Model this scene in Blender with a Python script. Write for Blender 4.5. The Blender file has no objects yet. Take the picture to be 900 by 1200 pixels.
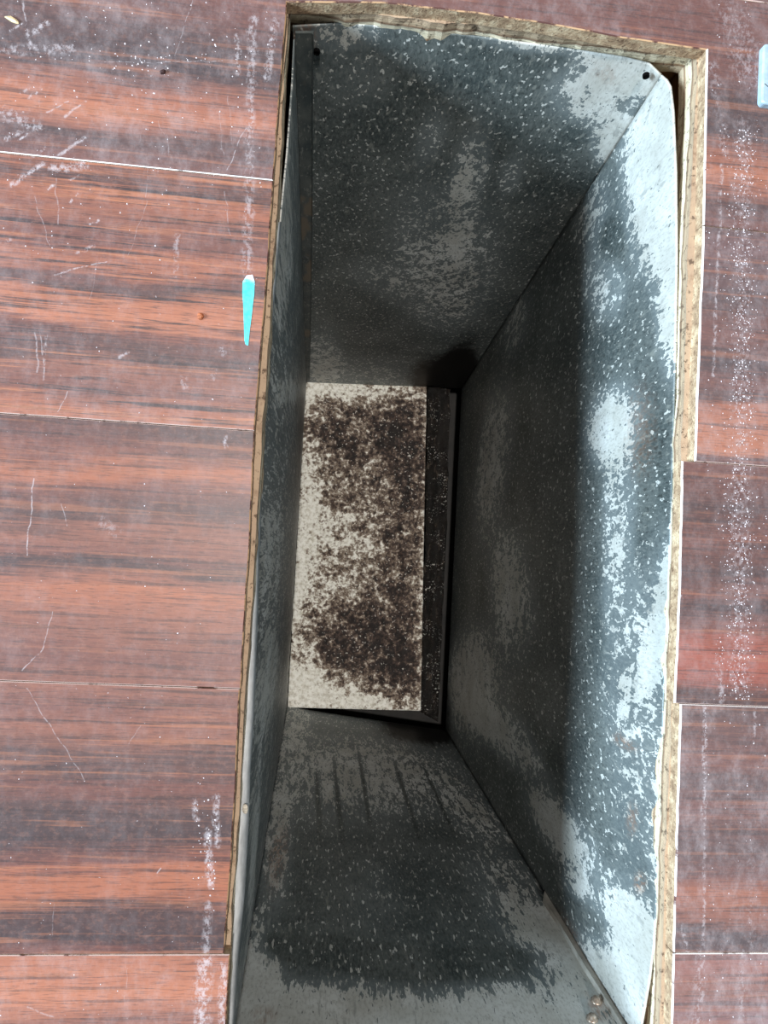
import bpy, bmesh, math, random
from mathutils import Vector, Matrix, noise as mnoise
random.seed(7)
S = bpy.context.scene
C = S.collection

# ------------------------------------------------------------------ camera
F_PX, W_PX, H_PX = 800.0, 900.0, 1200.0
CAM_H = 0.3418
RX, RY, RZ = 0.03281698, -0.09719168, 0.05582077
ROT = (Matrix.Rotation(RZ, 3, 'Z') @ Matrix.Rotation(RY, 3, 'Y') @ Matrix.Rotation(RX, 3, 'X'))
CAM = Vector((0, 0, CAM_H))
cd = bpy.data.cameras.new('camera')
cam = bpy.data.objects.new('camera', cd)
C.objects.link(cam)
cam.matrix_world = Matrix.Translation(CAM) @ ROT.to_4x4()
cd.sensor_fit = 'VERTICAL'
cd.sensor_height = 36.0
cd.lens = F_PX / H_PX * 36.0
cd.clip_start = 0.01
S.camera = cam

# ------------------------------------------------------------------ light
S.view_settings.view_transform = 'Standard'
S.view_settings.look = 'None'
S.view_settings.gamma = 1.0
S.view_settings.use_curve_mapping = False
S.view_settings.exposure = 0.0
wd = bpy.data.worlds.new('room_light')
S.world = wd
wd.use_nodes = True
bg = wd.node_tree.nodes['Background']
bg.inputs[0].default_value = (0.94, 0.97, 1.0, 1)
bg.inputs[1].default_value = 0.16


def area(name, loc, target, sx, sy, power, col):
    ld = bpy.data.lights.new(name, 'AREA')
    ld.shape = 'RECTANGLE'
    ld.size, ld.size_y, ld.energy, ld.color = sx, sy, power, col
    o = bpy.data.objects.new(name, ld)
    C.objects.link(o)
    o.location = loc
    o.rotation_euler = (Vector(target) - Vector(loc)).to_track_quat('-Z', 'Y').to_euler()
    return o


area('window_light', (-1.95, -0.34, 0.96), (0.1, 0.0, 0.0), 0.9, 0.46, 150, (0.68, 0.87, 1.0))
area('board_fill_light', (0.03, 0.02, 2.35), (0.08, 0.0, 0.0), 0.16, 0.16, 58, (1.0, 0.96, 0.9))  # unseen overhead lamp, added to light the deep liner board


# ------------------------------------------------------------------ helpers
def at(px, py, z=0.0):
    """photograph pixel -> point on the horizontal plane at height z"""
    d = ROT @ Vector((px - W_PX / 2, H_PX / 2 - py, -F_PX))
    return CAM + d * ((z - CAM_H) / d.z)


def on_plane(px, py, p0, n):
    d = ROT @ Vector((px - W_PX / 2, H_PX / 2 - py, -F_PX))
    return CAM + d * ((p0 - CAM).dot(n) / d.dot(n))


def lin(c):
    return tuple((x / 255 / 12.92) if x / 255 <= 0.04045 else ((x / 255 + 0.055) / 1.055) ** 2.4 for x in c) + (1,)


def mesh_obj(name, me, mats, parent=None):
    o = bpy.data.objects.new(name, me)
    C.objects.link(o)
    for m in (mats if isinstance(mats, (list, tuple)) else [mats]):
        me.materials.append(m)
    if parent:
        o.parent = parent
    return o


def bm_obj(name, bm, mats, parent=None, smooth=False):
    bmesh.ops.recalc_face_normals(bm, faces=bm.faces)
    me = bpy.data.meshes.new(name)
    bm.to_mesh(me)
    bm.free()
    if smooth:
        for p in me.polygons:
            p.use_smooth = True
    return mesh_obj(name, me, mats, parent)


def box(bm, x0, x1, y0, y1, z0, z1):
    vs = [bm.verts.new((x, y, z)) for z in (z0, z1) for x, y in ((x0, y0), (x1, y0), (x1, y1), (x0, y1))]
    for f in ((0, 1, 2, 3), (4, 5, 6, 7), (0, 1, 5, 4), (1, 2, 6, 5), (2, 3, 7, 6), (3, 0, 4, 7)):
        bm.faces.new([vs[i] for i in f])
    bmesh.ops.recalc_face_normals(bm, faces=bm.faces)


def tag(o, label, cat, group=None):
    o['label'] = label
    o['category'] = cat
    if group:
        o['group'] = group
    return o


class NT:
    """small helper for writing node materials"""
    def __init__(s, name):
        s.m = bpy.data.materials.new(name)
        s.m.use_nodes = True
        s.t = s.m.node_tree
        s.n = s.t.nodes
        s.b = s.n['Principled BSDF']

    def put(s, sock, v):
        if isinstance(v, bpy.types.NodeSocket):
            s.t.links.new(v, sock)
        elif v is not None:
            sock.default_value = v

    def node(s, typ, ins=(), out=0, **kw):
        nd = s.n.new(typ)
        for k, v in kw.items():
            setattr(nd, k, v)
        for i, v in (ins.items() if isinstance(ins, dict) else enumerate(ins)):
            s.put(nd.inputs[i], v)
        return nd.outputs[out]

    def math(s, op, a, b=None, c=None, clamp=False):
        return s.node('ShaderNodeMath', [x for x in (a, b, c) if x is not None], operation=op, use_clamp=clamp)

    def mix(s, f, a, b, mode='MIX'):
        nd = s.n.new('ShaderNodeMix')
        nd.data_type = 'RGBA'
        nd.blend_type = mode
        s.put(nd.inputs[0], f)
        s.put(nd.inputs[6], a)
        s.put(nd.inputs[7], b)
        return nd.outputs[2]

    def ss(s, v, lo, hi):
        nd = s.n.new('ShaderNodeMapRange')
        nd.interpolation_type = 'SMOOTHSTEP'
        for i, x in enumerate((v, lo, hi, 0.0, 1.0)):
            s.put(nd.inputs[i], x)
        return nd.outputs[0]

    def noise(s, vec, scale, detail=4, rough=0.55, dist=0.0):
        nd = s.n.new('ShaderNodeTexNoise')
        s.put(nd.inputs['Vector'], vec)
        nd.inputs['Scale'].default_value = scale
        nd.inputs['Detail'].default_value = detail
        nd.inputs['Roughness'].default_value = rough
        nd.inputs['Distortion'].default_value = dist
        return nd.outputs[0]

    def mapping(s, vec, loc=(0, 0, 0), rot=(0, 0, 0), scale=(1, 1, 1)):
        return s.node('ShaderNodeMapping', [vec, loc, rot, scale])

    def ramp(s, f, stops, interp='LINEAR'):
        nd = s.n.new('ShaderNodeValToRGB')
        cr = nd.color_ramp
        cr.interpolation = interp
        while len(cr.elements) < len(stops):
            cr.elements.new(0.5)
        for e, (p, c) in zip(cr.elements, stops):
            e.position = p
            e.color = c if len(c) == 4 else tuple(c) + (1,)
        s.put(nd.inputs[0], f)
        return nd.outputs[0]

    def attr(s, name):
        nd = s.n.new('ShaderNodeAttribute')
        nd.attribute_name = name
        return nd.outputs['Fac']

    def obj_co(s):
        return s.n.new('ShaderNodeTexCoord').outputs['Object']

    def bump(s, h, strength, dist=0.001):
        nd = s.n.new('ShaderNodeBump')
        nd.inputs['Strength'].default_value = strength
        nd.inputs['Distance'].default_value = dist
        s.put(nd.inputs['Height'], h)
        s.t.links.new(nd.outputs[0], s.b.inputs['Normal'])

    def set(s, color=None, rough=None, metal=None, spec=None):
        s.put(s.b.inputs['Base Color'], color)
        s.put(s.b.inputs['Roughness'], rough)
        s.put(s.b.inputs['Metallic'], metal)
        s.put(s.b.inputs['Specular IOR Level'], spec)
        return s.m


# distance to a line segment, as a node group (for scratches and rubbed marks)
def make_segment_group():
    g = bpy.data.node_groups.new('scratch_line', 'ShaderNodeTree')
    for nm in ('P', 'A', 'B'):
        g.interface.new_socket(nm, in_out='INPUT', socket_type='NodeSocketVector')
    for nm in ('W', 'S'):
        g.interface.new_socket(nm, in_out='INPUT', socket_type='NodeSocketFloat')
    g.interface.new_socket('M', in_out='OUTPUT', socket_type='NodeSocketFloat')
    n, l = g.nodes, g.links
    gi, go = n.new('NodeGroupInput'), n.new('NodeGroupOutput')

    def vm(op, a, b=None, out=0):
        nd = n.new('ShaderNodeVectorMath')
        nd.operation = op
        l.new(a, nd.inputs[0])
        if b is not None:
            l.new(b, nd.inputs[1])
        return nd.outputs[out]
    pa = vm('SUBTRACT', gi.outputs['P'], gi.outputs['A'])
    ba = vm('SUBTRACT', gi.outputs['B'], gi.outputs['A'])
    dv = n.new('ShaderNodeMath')
    dv.operation = 'DIVIDE'
    dv.use_clamp = True
    l.new(vm('DOT_PRODUCT', pa, ba, 1), dv.inputs[0])
    l.new(vm('DOT_PRODUCT', ba, ba, 1), dv.inputs[1])
    sc = n.new('ShaderNodeVectorMath')
    sc.operation = 'SCALE'
    l.new(ba, sc.inputs[0])
    l.new(dv.outputs[0], sc.inputs['Scale'])
    d = vm('LENGTH', vm('SUBTRACT', pa, sc.outputs[0]), None, 1)
    mr = n.new('ShaderNodeMapRange')
    mr.interpolation_type = 'SMOOTHSTEP'
    l.new(d, mr.inputs[0])
    mr.inputs[1].default_value = 0
    l.new(gi.outputs['W'], mr.inputs[2])
    l.new(gi.outputs['S'], mr.inputs[3])
    mr.inputs[4].default_value = 0
    l.new(mr.outputs[0], go.inputs[0])
    return g


SEG = make_segment_group()

# scratches: photo pixels (x0, y0, x1, y1), half width in px, strength, kind: 0 sharp scratch, 1 powdery smear
MARKS = [
    (26, 0, 30, 24, 2.5, .8, 0), (36, 40, 56, 27, 5, .8, 1), (10, 58, 82, 57, 11, .6, 1), (30, 30, 36, 52, 4, .7, 1),
    (55, 131, 82, 118, 2.2, .7, 0), (75, 137, 101, 119, 3, .8, 0), (6, 163, 40, 145, 5, .7, 1), (70, 181, 99, 163, 4, .95, 0),
    (14, 217, 50, 192, 5, .8, 1), (62, 198, 100, 194, 8, .7, 1), (203, 72, 226, 0, 1.2, .6, 0), (120, 74, 262, 71, 1.0, .7, 0),
    (262, 207, 288, 150, 1.4, .8, 0), (279, 42, 278, 86, 6, .6, 1), (297, 20, 292, 190, 9, .6, 1), (322, 25, 312, 90, 8, .7, 1),
    (293, 190, 289, 318, 10, .5, 1), (0, 130, 45, 150, 12, .6, 1), (163, 170, 172, 140, 1.5, .4, 0), (185, 140, 202, 188, 1.4, .4, 0),
    (64, 322, 90, 314, 2.2, .8, 0), (90, 314, 125, 306, 2.0, .7, 0), (208, 276, 206, 322, 5, .5, 1), (40, 388, 44, 436, 2, .6, 0),
    (46, 385, 52, 446, 1.6, .6, 0), (54, 392, 50, 430, 3, .5, 1), (68, 482, 80, 459, 1.1, .7, 0), (66, 200, 68, 262, 1.5, .5, 0),
    (40, 230, 58, 290, 1.0, .5, 0), (150, 300, 176, 225, 1.0, .4, 0), (104, 350, 118, 300, 1.0, .4, 0), (261, 408, 262, 414, 7, .55, 1),
    (251, 434, 250, 444, 5, .5, 1), (215, 446, 217, 454, 7, .45, 1), (140, 420, 150, 412, 3, .6, 1), (30, 650, 40, 562, 1.3, .8, 0),
    (27, 786, 50, 758, 1.2, .7, 0), (50, 758, 61, 716, 1.2, .6, 0), (72, 588, 78, 616, 1.0, .5, 0), (264, 512, 266, 521, 4, .8, 1),
    (120, 610, 135, 625, 10, .3, 1), (30, 805, 60, 852, 1.2, .5, 0), (60, 852, 100, 915, 1.1, .45, 0), (150, 870, 165, 850, 1.0, .4, 0),
    (243, 975, 246, 1036, 6, .8, 1), (228, 940, 232, 960, 5, .6, 1), (252, 935, 256, 992, 5, .7, 1), (184, 1022, 190, 1016, 1.5, .8, 0),
    (245, 1060, 240, 1118, 7, .5, 1), (240, 1125, 236, 1200, 14, .75, 1), (262, 1130, 260, 1200, 7, .7, 1), (30, 1180, 62, 1192, 2, .5, 0),
    (148, 1130, 146, 1180, 1.2, .4, 0), (60, 1095, 64, 1060, 1.0, .35, 0),
    (846, 195, 836, 440, 4, .7, 1), (872, 150, 866, 800, 26, .42, 1), (860, 20, 880, 90, 40, .45, 1), (835, 75, 850, 180, 14, .4, 1),
    (826, 826, 824, 960, 6, .8, 1), (826, 950, 824, 1115, 4, .65, 1), (880, 990, 880, 1110, 10, .4, 1), (845, 820, 842, 770, 8, .6, 1),
    (885, 830, 884, 870, 4, .6, 1), (822, 1120, 818, 1200, 14, .6, 1), (870, 1120, 868, 1200, 14, .6, 1), (850, 1090, 850, 1115, 20, .4, 1),
    (800, 1085, 806, 1115, 5, .7, 1), (880, 470, 870, 540, 16, .4, 1), (790, 690, 800, 700, 4, .7, 1), (800, 300, 828, 120, 4, .3, 1),
]

# many short rubs in the most trodden corner
_rs = random.Random(11)
for _ in range(16):
    _x, _y = _rs.uniform(0, 125), _rs.choice((_rs.uniform(20, 70), _rs.uniform(110, 230), _rs.uniform(110, 230), _rs.uniform(230, 300)))
    _l, _a = _rs.uniform(6, 20), _rs.uniform(-.9, -.1)
    MARKS.append((_x, _y, _x + _l * math.cos(_a), _y + _l * math.sin(_a), _rs.uniform(1.5, 3.5), _rs.uniform(.5, .9), 1))
for _ in range(6):
    _x, _y = _rs.uniform(20, 290), _rs.uniform(10, 300)
    MARKS.append((_x, _y, _x + _rs.uniform(-14, 14), _y + _rs.uniform(20, 60), 1.1, .5, 0))


def wood_mat(name, stops, y0, y1, seed, fine, veil, gloss=0.42, marks=()):
    """laminate plank: colour bands across the width, grain along x, dust veil and scratches"""
    t = NT(name)
    co = t.obj_co()
    sp = t.n.new('ShaderNodeSeparateXYZ')
    t.t.links.new(co, sp.inputs[0])
    v = t.math('DIVIDE', t.math('SUBTRACT', y1, sp.outputs[1]), y1 - y0)
    wav = t.noise(t.mapping(co, (seed * 1.7, seed, 0), (0, 0, 0.03), (7, 30, 1)), 1.0, 3, .5)
    v = t.math('ADD', v, t.math('MULTIPLY', t.math('SUBTRACT', wav, .5), .22))
    g1 = t.noise(t.mapping(co, (seed, seed * 3.1, 0), (0, 0, 0.02), (16, 420, 1)), 1.0, 5, .62, .3)
    v = t.math('ADD', v, t.math('MULTIPLY', t.math('SUBTRACT', g1, .5), .16 + .12 * fine))
    col = t.ramp(v, [(p, lin(c)) for p, c in stops])
    # dark grain lines and orange grain lines
    g2 = t.noise(t.mapping(co, (seed * 2, seed * 5.3, 0), (0, 0, 0.025), (10, 340, 1)), 1.0, 6, .7, .4)
    col = t.mix(t.math('MULTIPLY', t.ss(g2, .52, .62), .5 + .45 * fine), col, lin((48, 30, 32)))
    g3 = t.noise(t.mapping(co, (seed * 4, seed * 2.3, 3), (0, 0, 0.02), (7, 260, 1)), 1.0, 5, .6, .3)
    col = t.mix(t.math('MULTIPLY', t.ss(g3, .55, .66), .25 + .5 * fine), col, lin((186, 110, 68)))
    pore = t.noise(t.mapping(co, (0, seed, 0), (0, 0, 0), (120, 1500, 1)), 1.0, 3, .6)
    col = t.mix(t.math('MULTIPLY', t.ss(pore, .5, .7), .55), col, lin((54, 34, 32)))
    mot = t.noise(t.mapping(co, (seed, 0, 0), (0, 0, 0), (260, 420, 1)), 1.0, 5, .7)
    col = t.mix(t.math('MULTIPLY', t.ss(mot, .48, .66), .20), col, lin((168, 108, 84)))
    hsv = t.node('ShaderNodeHueSaturation', {'Hue': .5, 'Saturation': .95, 'Value': .70, 'Color': col})
    col = hsv
    # dust veil
    dn = t.noise(co, 14, 5, .6)
    dn2 = t.noise(t.mapping(co, (0, seed, 0), (0, 0, .5), (110, 70, 1)), 1.0, 8, .78)
    dust = t.math('MULTIPLY', t.ss(t.math('ADD', t.math('MULTIPLY', dn, .42), t.math('MULTIPLY', dn2, .85)), .54, .9), veil * .36)
    dust = t.math('ADD', dust, veil * .12)
    fl = t.noise(co, 520, 3, .6)
    dust = t.math('MAXIMUM', dust, t.math('MULTIPLY', t.ss(fl, .715, .74), .45))
    br = t.noise(t.mapping(co, (5, 1, 0), (0, 0, 0), (420, 300, 1)), 1.0, 5, .75)
    brs = t.ss(br, .40, .62)
    brk = t.math('MULTIPLY', t.ss(br, .36, .56), .75)
    wv = t.n.new('ShaderNodeVectorMath')
    wv.operation = 'MULTIPLY_ADD'
    t.put(wv.inputs[0], t.node('ShaderNodeTexNoise', {'Vector': co, 'Scale': 90.0}, 1))
    wv.inputs[1].default_value = (.004, .004, 0)
    t.put(wv.inputs[2], co)
    for (a, b, c, d, w, st, kind) in marks:
        pa, pb = at(a, b), at(c, d)
        nd = t.n.new('ShaderNodeGroup')
        nd.node_tree = SEG
        t.put(nd.inputs['P'], wv.outputs[0])
        nd.inputs['A'].default_value = pa + Vector((.002, .002, 0))
        nd.inputs['B'].default_value = pb + Vector((.002, .002, 0))
        nd.inputs['W'].default_value = w * (.00052 if kind else .0004)
        nd.inputs['S'].default_value = st
        m = t.math('MULTIPLY', nd.outputs[0], brs if kind else brk)
        dust = t.math('MAXIMUM', dust, t.math('MULTIPLY', m, .85))
    col = t.mix(dust, col, lin((190, 182, 188)))
    t.bump(t.math('ADD', t.math('MULTIPLY', g1, .5), t.math('MULTIPLY', mot, .4)), .14, .0006)
    return t.set(col, t.math('ADD', gloss, t.math('MULTIPLY', dust, .4), clamp=True), 0.0, 0.36)


def core_mat():
    t = NT('plank_core')
    co = t.obj_co()
    n1 = t.noise(co, 160, 5, .7)
    n2 = t.noise(co, 620, 3, .6)
    col = t.ramp(n1, [(.3, lin((122, 98, 80))), (.5, lin((176, 150, 124))), (.7, lin((222, 202, 172)))])
    col = t.mix(t.math('MULTIPLY', t.ss(n2, .56, .7), .7), col, lin((70, 48, 38)))
    col = t.node('ShaderNodeHueSaturation', {'Hue': .5, 'Saturation': 1.05, 'Value': .98, 'Color': col})
    t.bump(n2, .5, .0008)
    return t.set(col, .85, 0, .2)


def worn_mat(name, amount, c):
    t = NT(name)
    co = t.obj_co()
    n = t.noise(t.mapping(co, (0, 0, 0), (0, 0, 0), (60, 60, 60)), 1.0, 5, .7)
    col = t.mix(t.ss(n, .62 - .3 * amount, .72 - .3 * amount), lin((84, 54, 50)), lin(c))
    return t.set(col, .7, 0, .3)


def ply_mat():
    t = NT('plywood_edge')
    co = t.obj_co()
    sp = t.n.new('ShaderNodeSeparateXYZ')
    t.t.links.new(co, sp.inputs[0])
    wob = t.noise(t.mapping(co, scale=(30, 30, 60)), 1.0, 4, .6)
    z = t.math('ADD', sp.outputs[2], t.math('MULTIPLY', t.math('SUBTRACT', wob, .5), .006))
    f = t.math('DIVIDE', t.math('ADD', z, .030), .024)
    col = t.ramp(f, [(.0, lin((190, 164, 134))), (.28, lin((214, 190, 158))), (.36, lin((150, 108, 74))), (.42, lin((236, 216, 180))), (.62, lin((248, 232, 200))), (.68, lin((140, 106, 80))), (.76, lin((206, 178, 144))), (1, lin((180, 150, 124)))])
    g = t.noise(t.mapping(co, scale=(70, 70, 900)), 1.0, 5, .65)
    col = t.mix(t.math('MULTIPLY', t.ss(g, .52, .7), .6), col, lin((112, 76, 52)))
    sp2 = t.noise(co, 240, 5, .75)
    col = t.mix(t.math('MULTIPLY', t.ss(sp2, .54, .64), .75), col, lin((66, 46, 36)))
    col = t.node('ShaderNodeHueSaturation', {'Hue': .5, 'Saturation': .9, 'Value': .8, 'Color': col})
    t.bump(g, .6, .001)
    return t.set(col, .85, 0, .2)


CORE = core_mat()
PLY = ply_mat()
WORN_WHITE = worn_mat('worn_edge_white', 1.0, (236, 230, 230))
WORN_MID = worn_mat('worn_edge_grey', .8, (190, 166, 160))
WORN_TAN = worn_mat('worn_edge_tan', .6, (186, 150, 116))

# ------------------------------------------------------------------ floor: plywood base with the duct opening, planks on top
ZP = -0.008      # underside of planks
ZS = -0.027      # underside of plywood
HX0, HX1, HY0, HY1 = -0.0308, 0.1925, -0.268, 0.2745


def subfloor():
    bm = bmesh.new()
    hole, outer = [], []
    N = 60
    B = 1.3
    for side in range(4):
        for i in range(N):
            f = i / N
            j = lambda k: (mnoise.noise((k * 9.1, side * 7.3, .3)) * .0010 + random.uniform(-.0003, .0003)) if 0 < i else 0
            if side == 0:
                h, o = (HX0 + (HX1 - HX0) * f, HY0 + j(f)), (-B + 2 * B * f, -B)
            elif side == 1:
                yy = HY0 + (HY1 + .004 - HY0) * f
                h, o = (HX1 + j(f), yy), (B, -B + 2 * B * f)
            elif side == 2:
                xx = HX1 + (HX0 - HX1) * f
                h, o = (xx, HY1 - .003 * 0 + .004 * (1 - f) + j(f) * 1.6), (B - 2 * B * f, B)
            else:
                h, o = (HX0 + j(f), HY1 + (HY0 - HY1) * f), (-B, B - 2 * B * f)
            hole.append(h)
            outer.append(o)
    levels = [ZP, ZP - .006, ZP - .012, ZS]
    hv = []
    for k, z in enumerate(levels):
        hv.append([bm.verts.new((x + mnoise.noise((x * 90, y * 90, z * 400)) * .0008, y + mnoise.noise((x * 90, y * 90, z * 400 + 9)) * .0008, z)) for x, y in hole])
    ot = [bm.verts.new((x, y, ZP)) for x, y in outer]
    ob = [bm.verts.new((x, y, ZS)) for x, y in outer]
    n = len(hole)
    for i in range(n):
        j = (i + 1) % n
        for k in range(3):
            bm.faces.new((hv[k][i], hv[k][j], hv[k + 1][j], hv[k + 1][i]))
        bm.faces.new((ot[i], ot[j], hv[0][j], hv[0][i]))
        bm.faces.new((ob[i], ob[j], hv[3][j], hv[3][i]))
        bm.faces.new((ot[i], ot[j], ob[j], ob[i]))
    return bm_obj('floor', bm, PLY)


floor = subfloor()
floor['kind'] = 'structure'


def plank(pts, wood, worn_by_edge):
    """pts: outline (x, y, edge kind of the edge that starts here), counter-clockwise; one laminate board"""
    bm = bmesh.new()
    n = len(pts)
    inset = {'joint': .00035, 'white': .0009, 'tan': .0005, 'end': .0003}
    P = [Vector((p[0], p[1])) for p in pts]
    L = []
    for i in range(n):
        a, b = P[i], P[(i + 1) % n]
        d = (b - a).normalized()
        nn = Vector((-d.y, d.x))
        L.append((a + nn * inset[pts[i][2]], d))
    ins = []
    for i in range(n):
        (p, d), (q, e) = L[i - 1], L[i]
        cr = d.x * e.y - d.y * e.x
        if abs(cr) < .05:
            ins.append(q.copy())
        else:
            w = q - p
            ins.append(p + d * ((w.x * e.y - w.y * e.x) / cr))
    b0 = [bm.verts.new((p.x, p.y, ZP)) for p in P]
    b1 = [bm.verts.new((p.x, p.y, -.0005)) for p in P]
    b2 = [bm.verts.new((p.x, p.y, 0)) for p in ins]
    for i in range(n):
        j = (i + 1) % n
        bm.faces.new((b0[i], b0[j], b1[j], b1[i])).material_index = 1
        bm.faces.new((b1[i], b1[j], b2[j], b2[i])).material_index = {'joint': 2, 'white': 3, 'tan': 4, 'end': 0}[pts[i][2]]
    bm.faces.new(b2).material_index = 0
    bm.faces.new(list(reversed(b0))).material_index = 1
    o = bm_obj('plank', bm, [wood, CORE, worn_by_edge, WORN_WHITE, WORN_TAN], floor)
    return o


def cut(p0, p1, kind, n=14, amp=.00035):
    """points along a sawn edge, with a little raggedness; the last point is not included"""
    out = []
    for i in range(n):
        f = i / n
        j = random.uniform(-amp, amp) if i else 0
        out.append((p0[0] + (p1[0] - p0[0]) * f + j, p0[1] + (p1[1] - p0[1]) * f + (j if abs(p1[0] - p0[0]) > abs(p1[1] - p0[1]) else 0), kind))
    return out


def poly(pxs, kind, z=0.0, amp=.00025):
    out = []
    for k in range(len(pxs) - 1):
        a, b = at(*pxs[k], z), at(*pxs[k + 1], z)
        out += cut((a.x, a.y), (b.x, b.y), kind, 5, amp)
    return out


PW = 0.127
Y0 = 0.1765
G = .00018
EX = 0.95
rows = {k: (Y0 - k * PW, Y0 - (k - 1) * PW) for k in range(-1, 6)}     # row k lies between (low y, high y)

D1, D2 = (78, 50, 48), (62, 42, 44)
R1, R2 = (112, 62, 52), (136, 78, 60)
O1, O2 = (164, 90, 58), (184, 106, 70)
left_bands = {
    0: [(0, R1), (.30, R1), (.47, D1), (.60, D2), (.66, R2), (.72, O1), (.78, O2), (.84, R2), (.90, D1), (1, R1)],
    1: [(0, O1), (.08, D1), (.14, O1), (.22, R2), (.30, R1), (.36, O1), (.42, R1), (.48, D1), (.53, O1), (.60, O2), (.66, R1), (.74, D1), (.80, R2), (.9, R1), (1, O1)],
    2: [(0, D1), (.10, R1), (.18, O1), (.26, R1), (.36, D1), (.44, R2), (.50, R1), (.54, D2), (.60, R2), (.66, O1), (.78, R2), (.88, R1), (1, R2)],
    3: [(0, R2), (.08, R1), (.18, R2), (.30, D1), (.36, R1), (.46, D1), (.56, D2), (.66, R1), (.70, O1), (.78, O1), (.84, D1), (.93, D2), (1, R1)],
    4: [(0, O1), (.12, O2), (.25, R2), (.4, (140, 84, 76)), (.6, R1), (1, O1)],
}
right_bands = {
    0: [(0, D1), (.2, D2), (.4, R1), (.55, D1), (.75, (112, 66, 62)), (1, D1)],
    1: [(0, D1), (.12, (106, 66, 64)), (.3, D1), (.45, R1), (.58, D2), (.66, R1), (.72, D1), (.77, O1), (.92, O2), (.96, R1), (1, D1)],
    2: [(0, R1), (.2, D1), (.3, R1), (.45, D1), (.55, R1), (.62, D2), (.7, R1), (.78, (168, 78, 54)), (.88, (150, 72, 54)), (.94, R1), (1, D1)],
    3: [(0, D1), (.2, R1), (.32, D1), (.45, R1), (.6, D1), (.7, R1), (.79, O1), (.88, R2), (.94, D2), (1, D1)],
    4: [(0, (150, 88, 76)), (.15, R2), (.3, (128, 84, 84)), (.5, R2), (1, R1)],
}


def marks_for(k, side):
    y0, y1 = rows[k]
    out = []
    for m in MARKS:
        ys = [at(m[0], m[1]).y, at(m[2], m[3]).y]
        lf = m[0] < 450
        if lf == (side == 'L') and max(ys) > y0 - .004 and min(ys) < y1 + .004:
            out.append(m)
    return out


fine = {0: .3, 1: 1.0, 2: .15, 3: .3, 4: .15}
WL = {k: wood_mat('laminate_wood', left_bands[k], rows[k][0], rows[k][1], 3.7 * k + 1.3, fine[k], {0: .42, 1: .42, 2: .26, 3: .26, 4: .5}[k], marks=marks_for(k, 'L')) for k in range(1, 5)}
WR = {k: wood_mat('laminate_wood', right_bands[k], rows[k][0], rows[k][1], 5.1 * k + 8.3, .2, {0: .6, 1: .75, 2: .5, 3: .85, 4: 1.0}[k], marks=marks_for(k, 'R')) for k in range(1, 5)}
# the topmost cut plank runs round three sides of the opening
W0 = wood_mat('laminate_wood', left_bands[0], rows[0][0], rows[0][1], 2.2, .3, .62, marks=marks_for(0, 'L') + marks_for(0, 'R'))
W5 = wood_mat('laminate_wood', left_bands[2], rows[5][0], rows[5][1], 31., .2, .25)
WM = wood_mat('laminate_wood', left_bands[3], rows[-1][0], rows[-1][1], 41., .2, .5)

# whole planks above and below the view
for k, w in ((-1, WM), (5, W5)):
    a, b = rows[k]
    plank([(-EX, a + G, 'joint'), (EX, a + G, 'end'), (EX, b - G, 'joint'), (-EX, b - G, 'end')], w, WORN_MID)

# row 0 : notched plank
a, b = rows[0]
notch_left = poly([(336, 16), (327, 130), (320.5, 205)], 'tan')
notch_top = poly([(828, 58), (730, 44), (640, 27), (560, 15), (450, 3), (336, 16 - 14)], 'tan')
tr = at(828, 58)
br = at(824, 262)
tl = at(336, 2)
blp = at(320, 211)
pts = [(-EX, a + G, 'joint')]
pts += [(blp.x, a + G, 'tan')]
pts += cut((blp.x, a + .003), (tl.x, tl.y), 'tan', 12)
pts += [(tl.x, tl.y, 'tan')]
pts += list(reversed([(p[0], p[1], 'tan') for p in notch_top[1:]]))
pts += [(tr.x, tr.y, 'white')]
pts += [(br.x, a + G, 'end'), (EX, a + G, 'end'), (EX, b - G, 'joint'), (-EX, b - G, 'end')]
plank(pts, W0, WORN_WHITE)


def side_plank(k, side, edge_px, kind, wood, worn):
    y0, y1 = rows[k]
    e = [at(*p) for p in edge_px]
    e = [Vector((p.x, min(max(p.y, y0 + G), y1 - G))) for p in e]
    e.sort(key=lambda p: p.y)
    e[0].y, e[-1].y = y0 + G, y1 - G
    mid = []
    for i in range(len(e) - 1):
        mid += cut(e[i], e[i + 1], kind, 6, .00022)
    mid.append((e[-1].x, e[-1].y, 'joint'))
    if side == 'L':
        pts = [(-EX, y0 + G, 'joint')] + mid + [(-EX, y1 - G, 'end')]
    else:
        pts = [(q[0], q[1], kind) for q in reversed(mid)]
        pts[-1] = (pts[-1][0], pts[-1][1], 'joint')
        pts += [(EX, y0 + G, 'end'), (EX, y1 - G, 'joint')]
    return plank(pts, wood, worn)


side_plank(1, 'L', [(320, 211), (312, 330), (304, 430), (298, 506)], 'tan', WL[1], WORN_MID)
side_plank(2, 'L', [(298, 506), (293, 620), (287, 720), (282, 806)], 'tan', WL[2], WORN_MID)
side_plank(3, 'L', [(281, 806), (276, 920), (269, 1030), (262, 1121)], 'tan', WL[3], WORN_MID)
side_plank(1, 'R', [(824, 262), (819, 400), (814, 541)], 'white', WR[1], WORN_MID)
side_plank(2, 'R', [(799, 541), (797, 640), (794, 740), (790, 826)], 'white', WR[2], WORN_MID)
side_plank(3, 'R', [(797, 826), (794, 930), (791, 1030), (789, 1115)], 'white', WR[3], WORN_WHITE)
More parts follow.
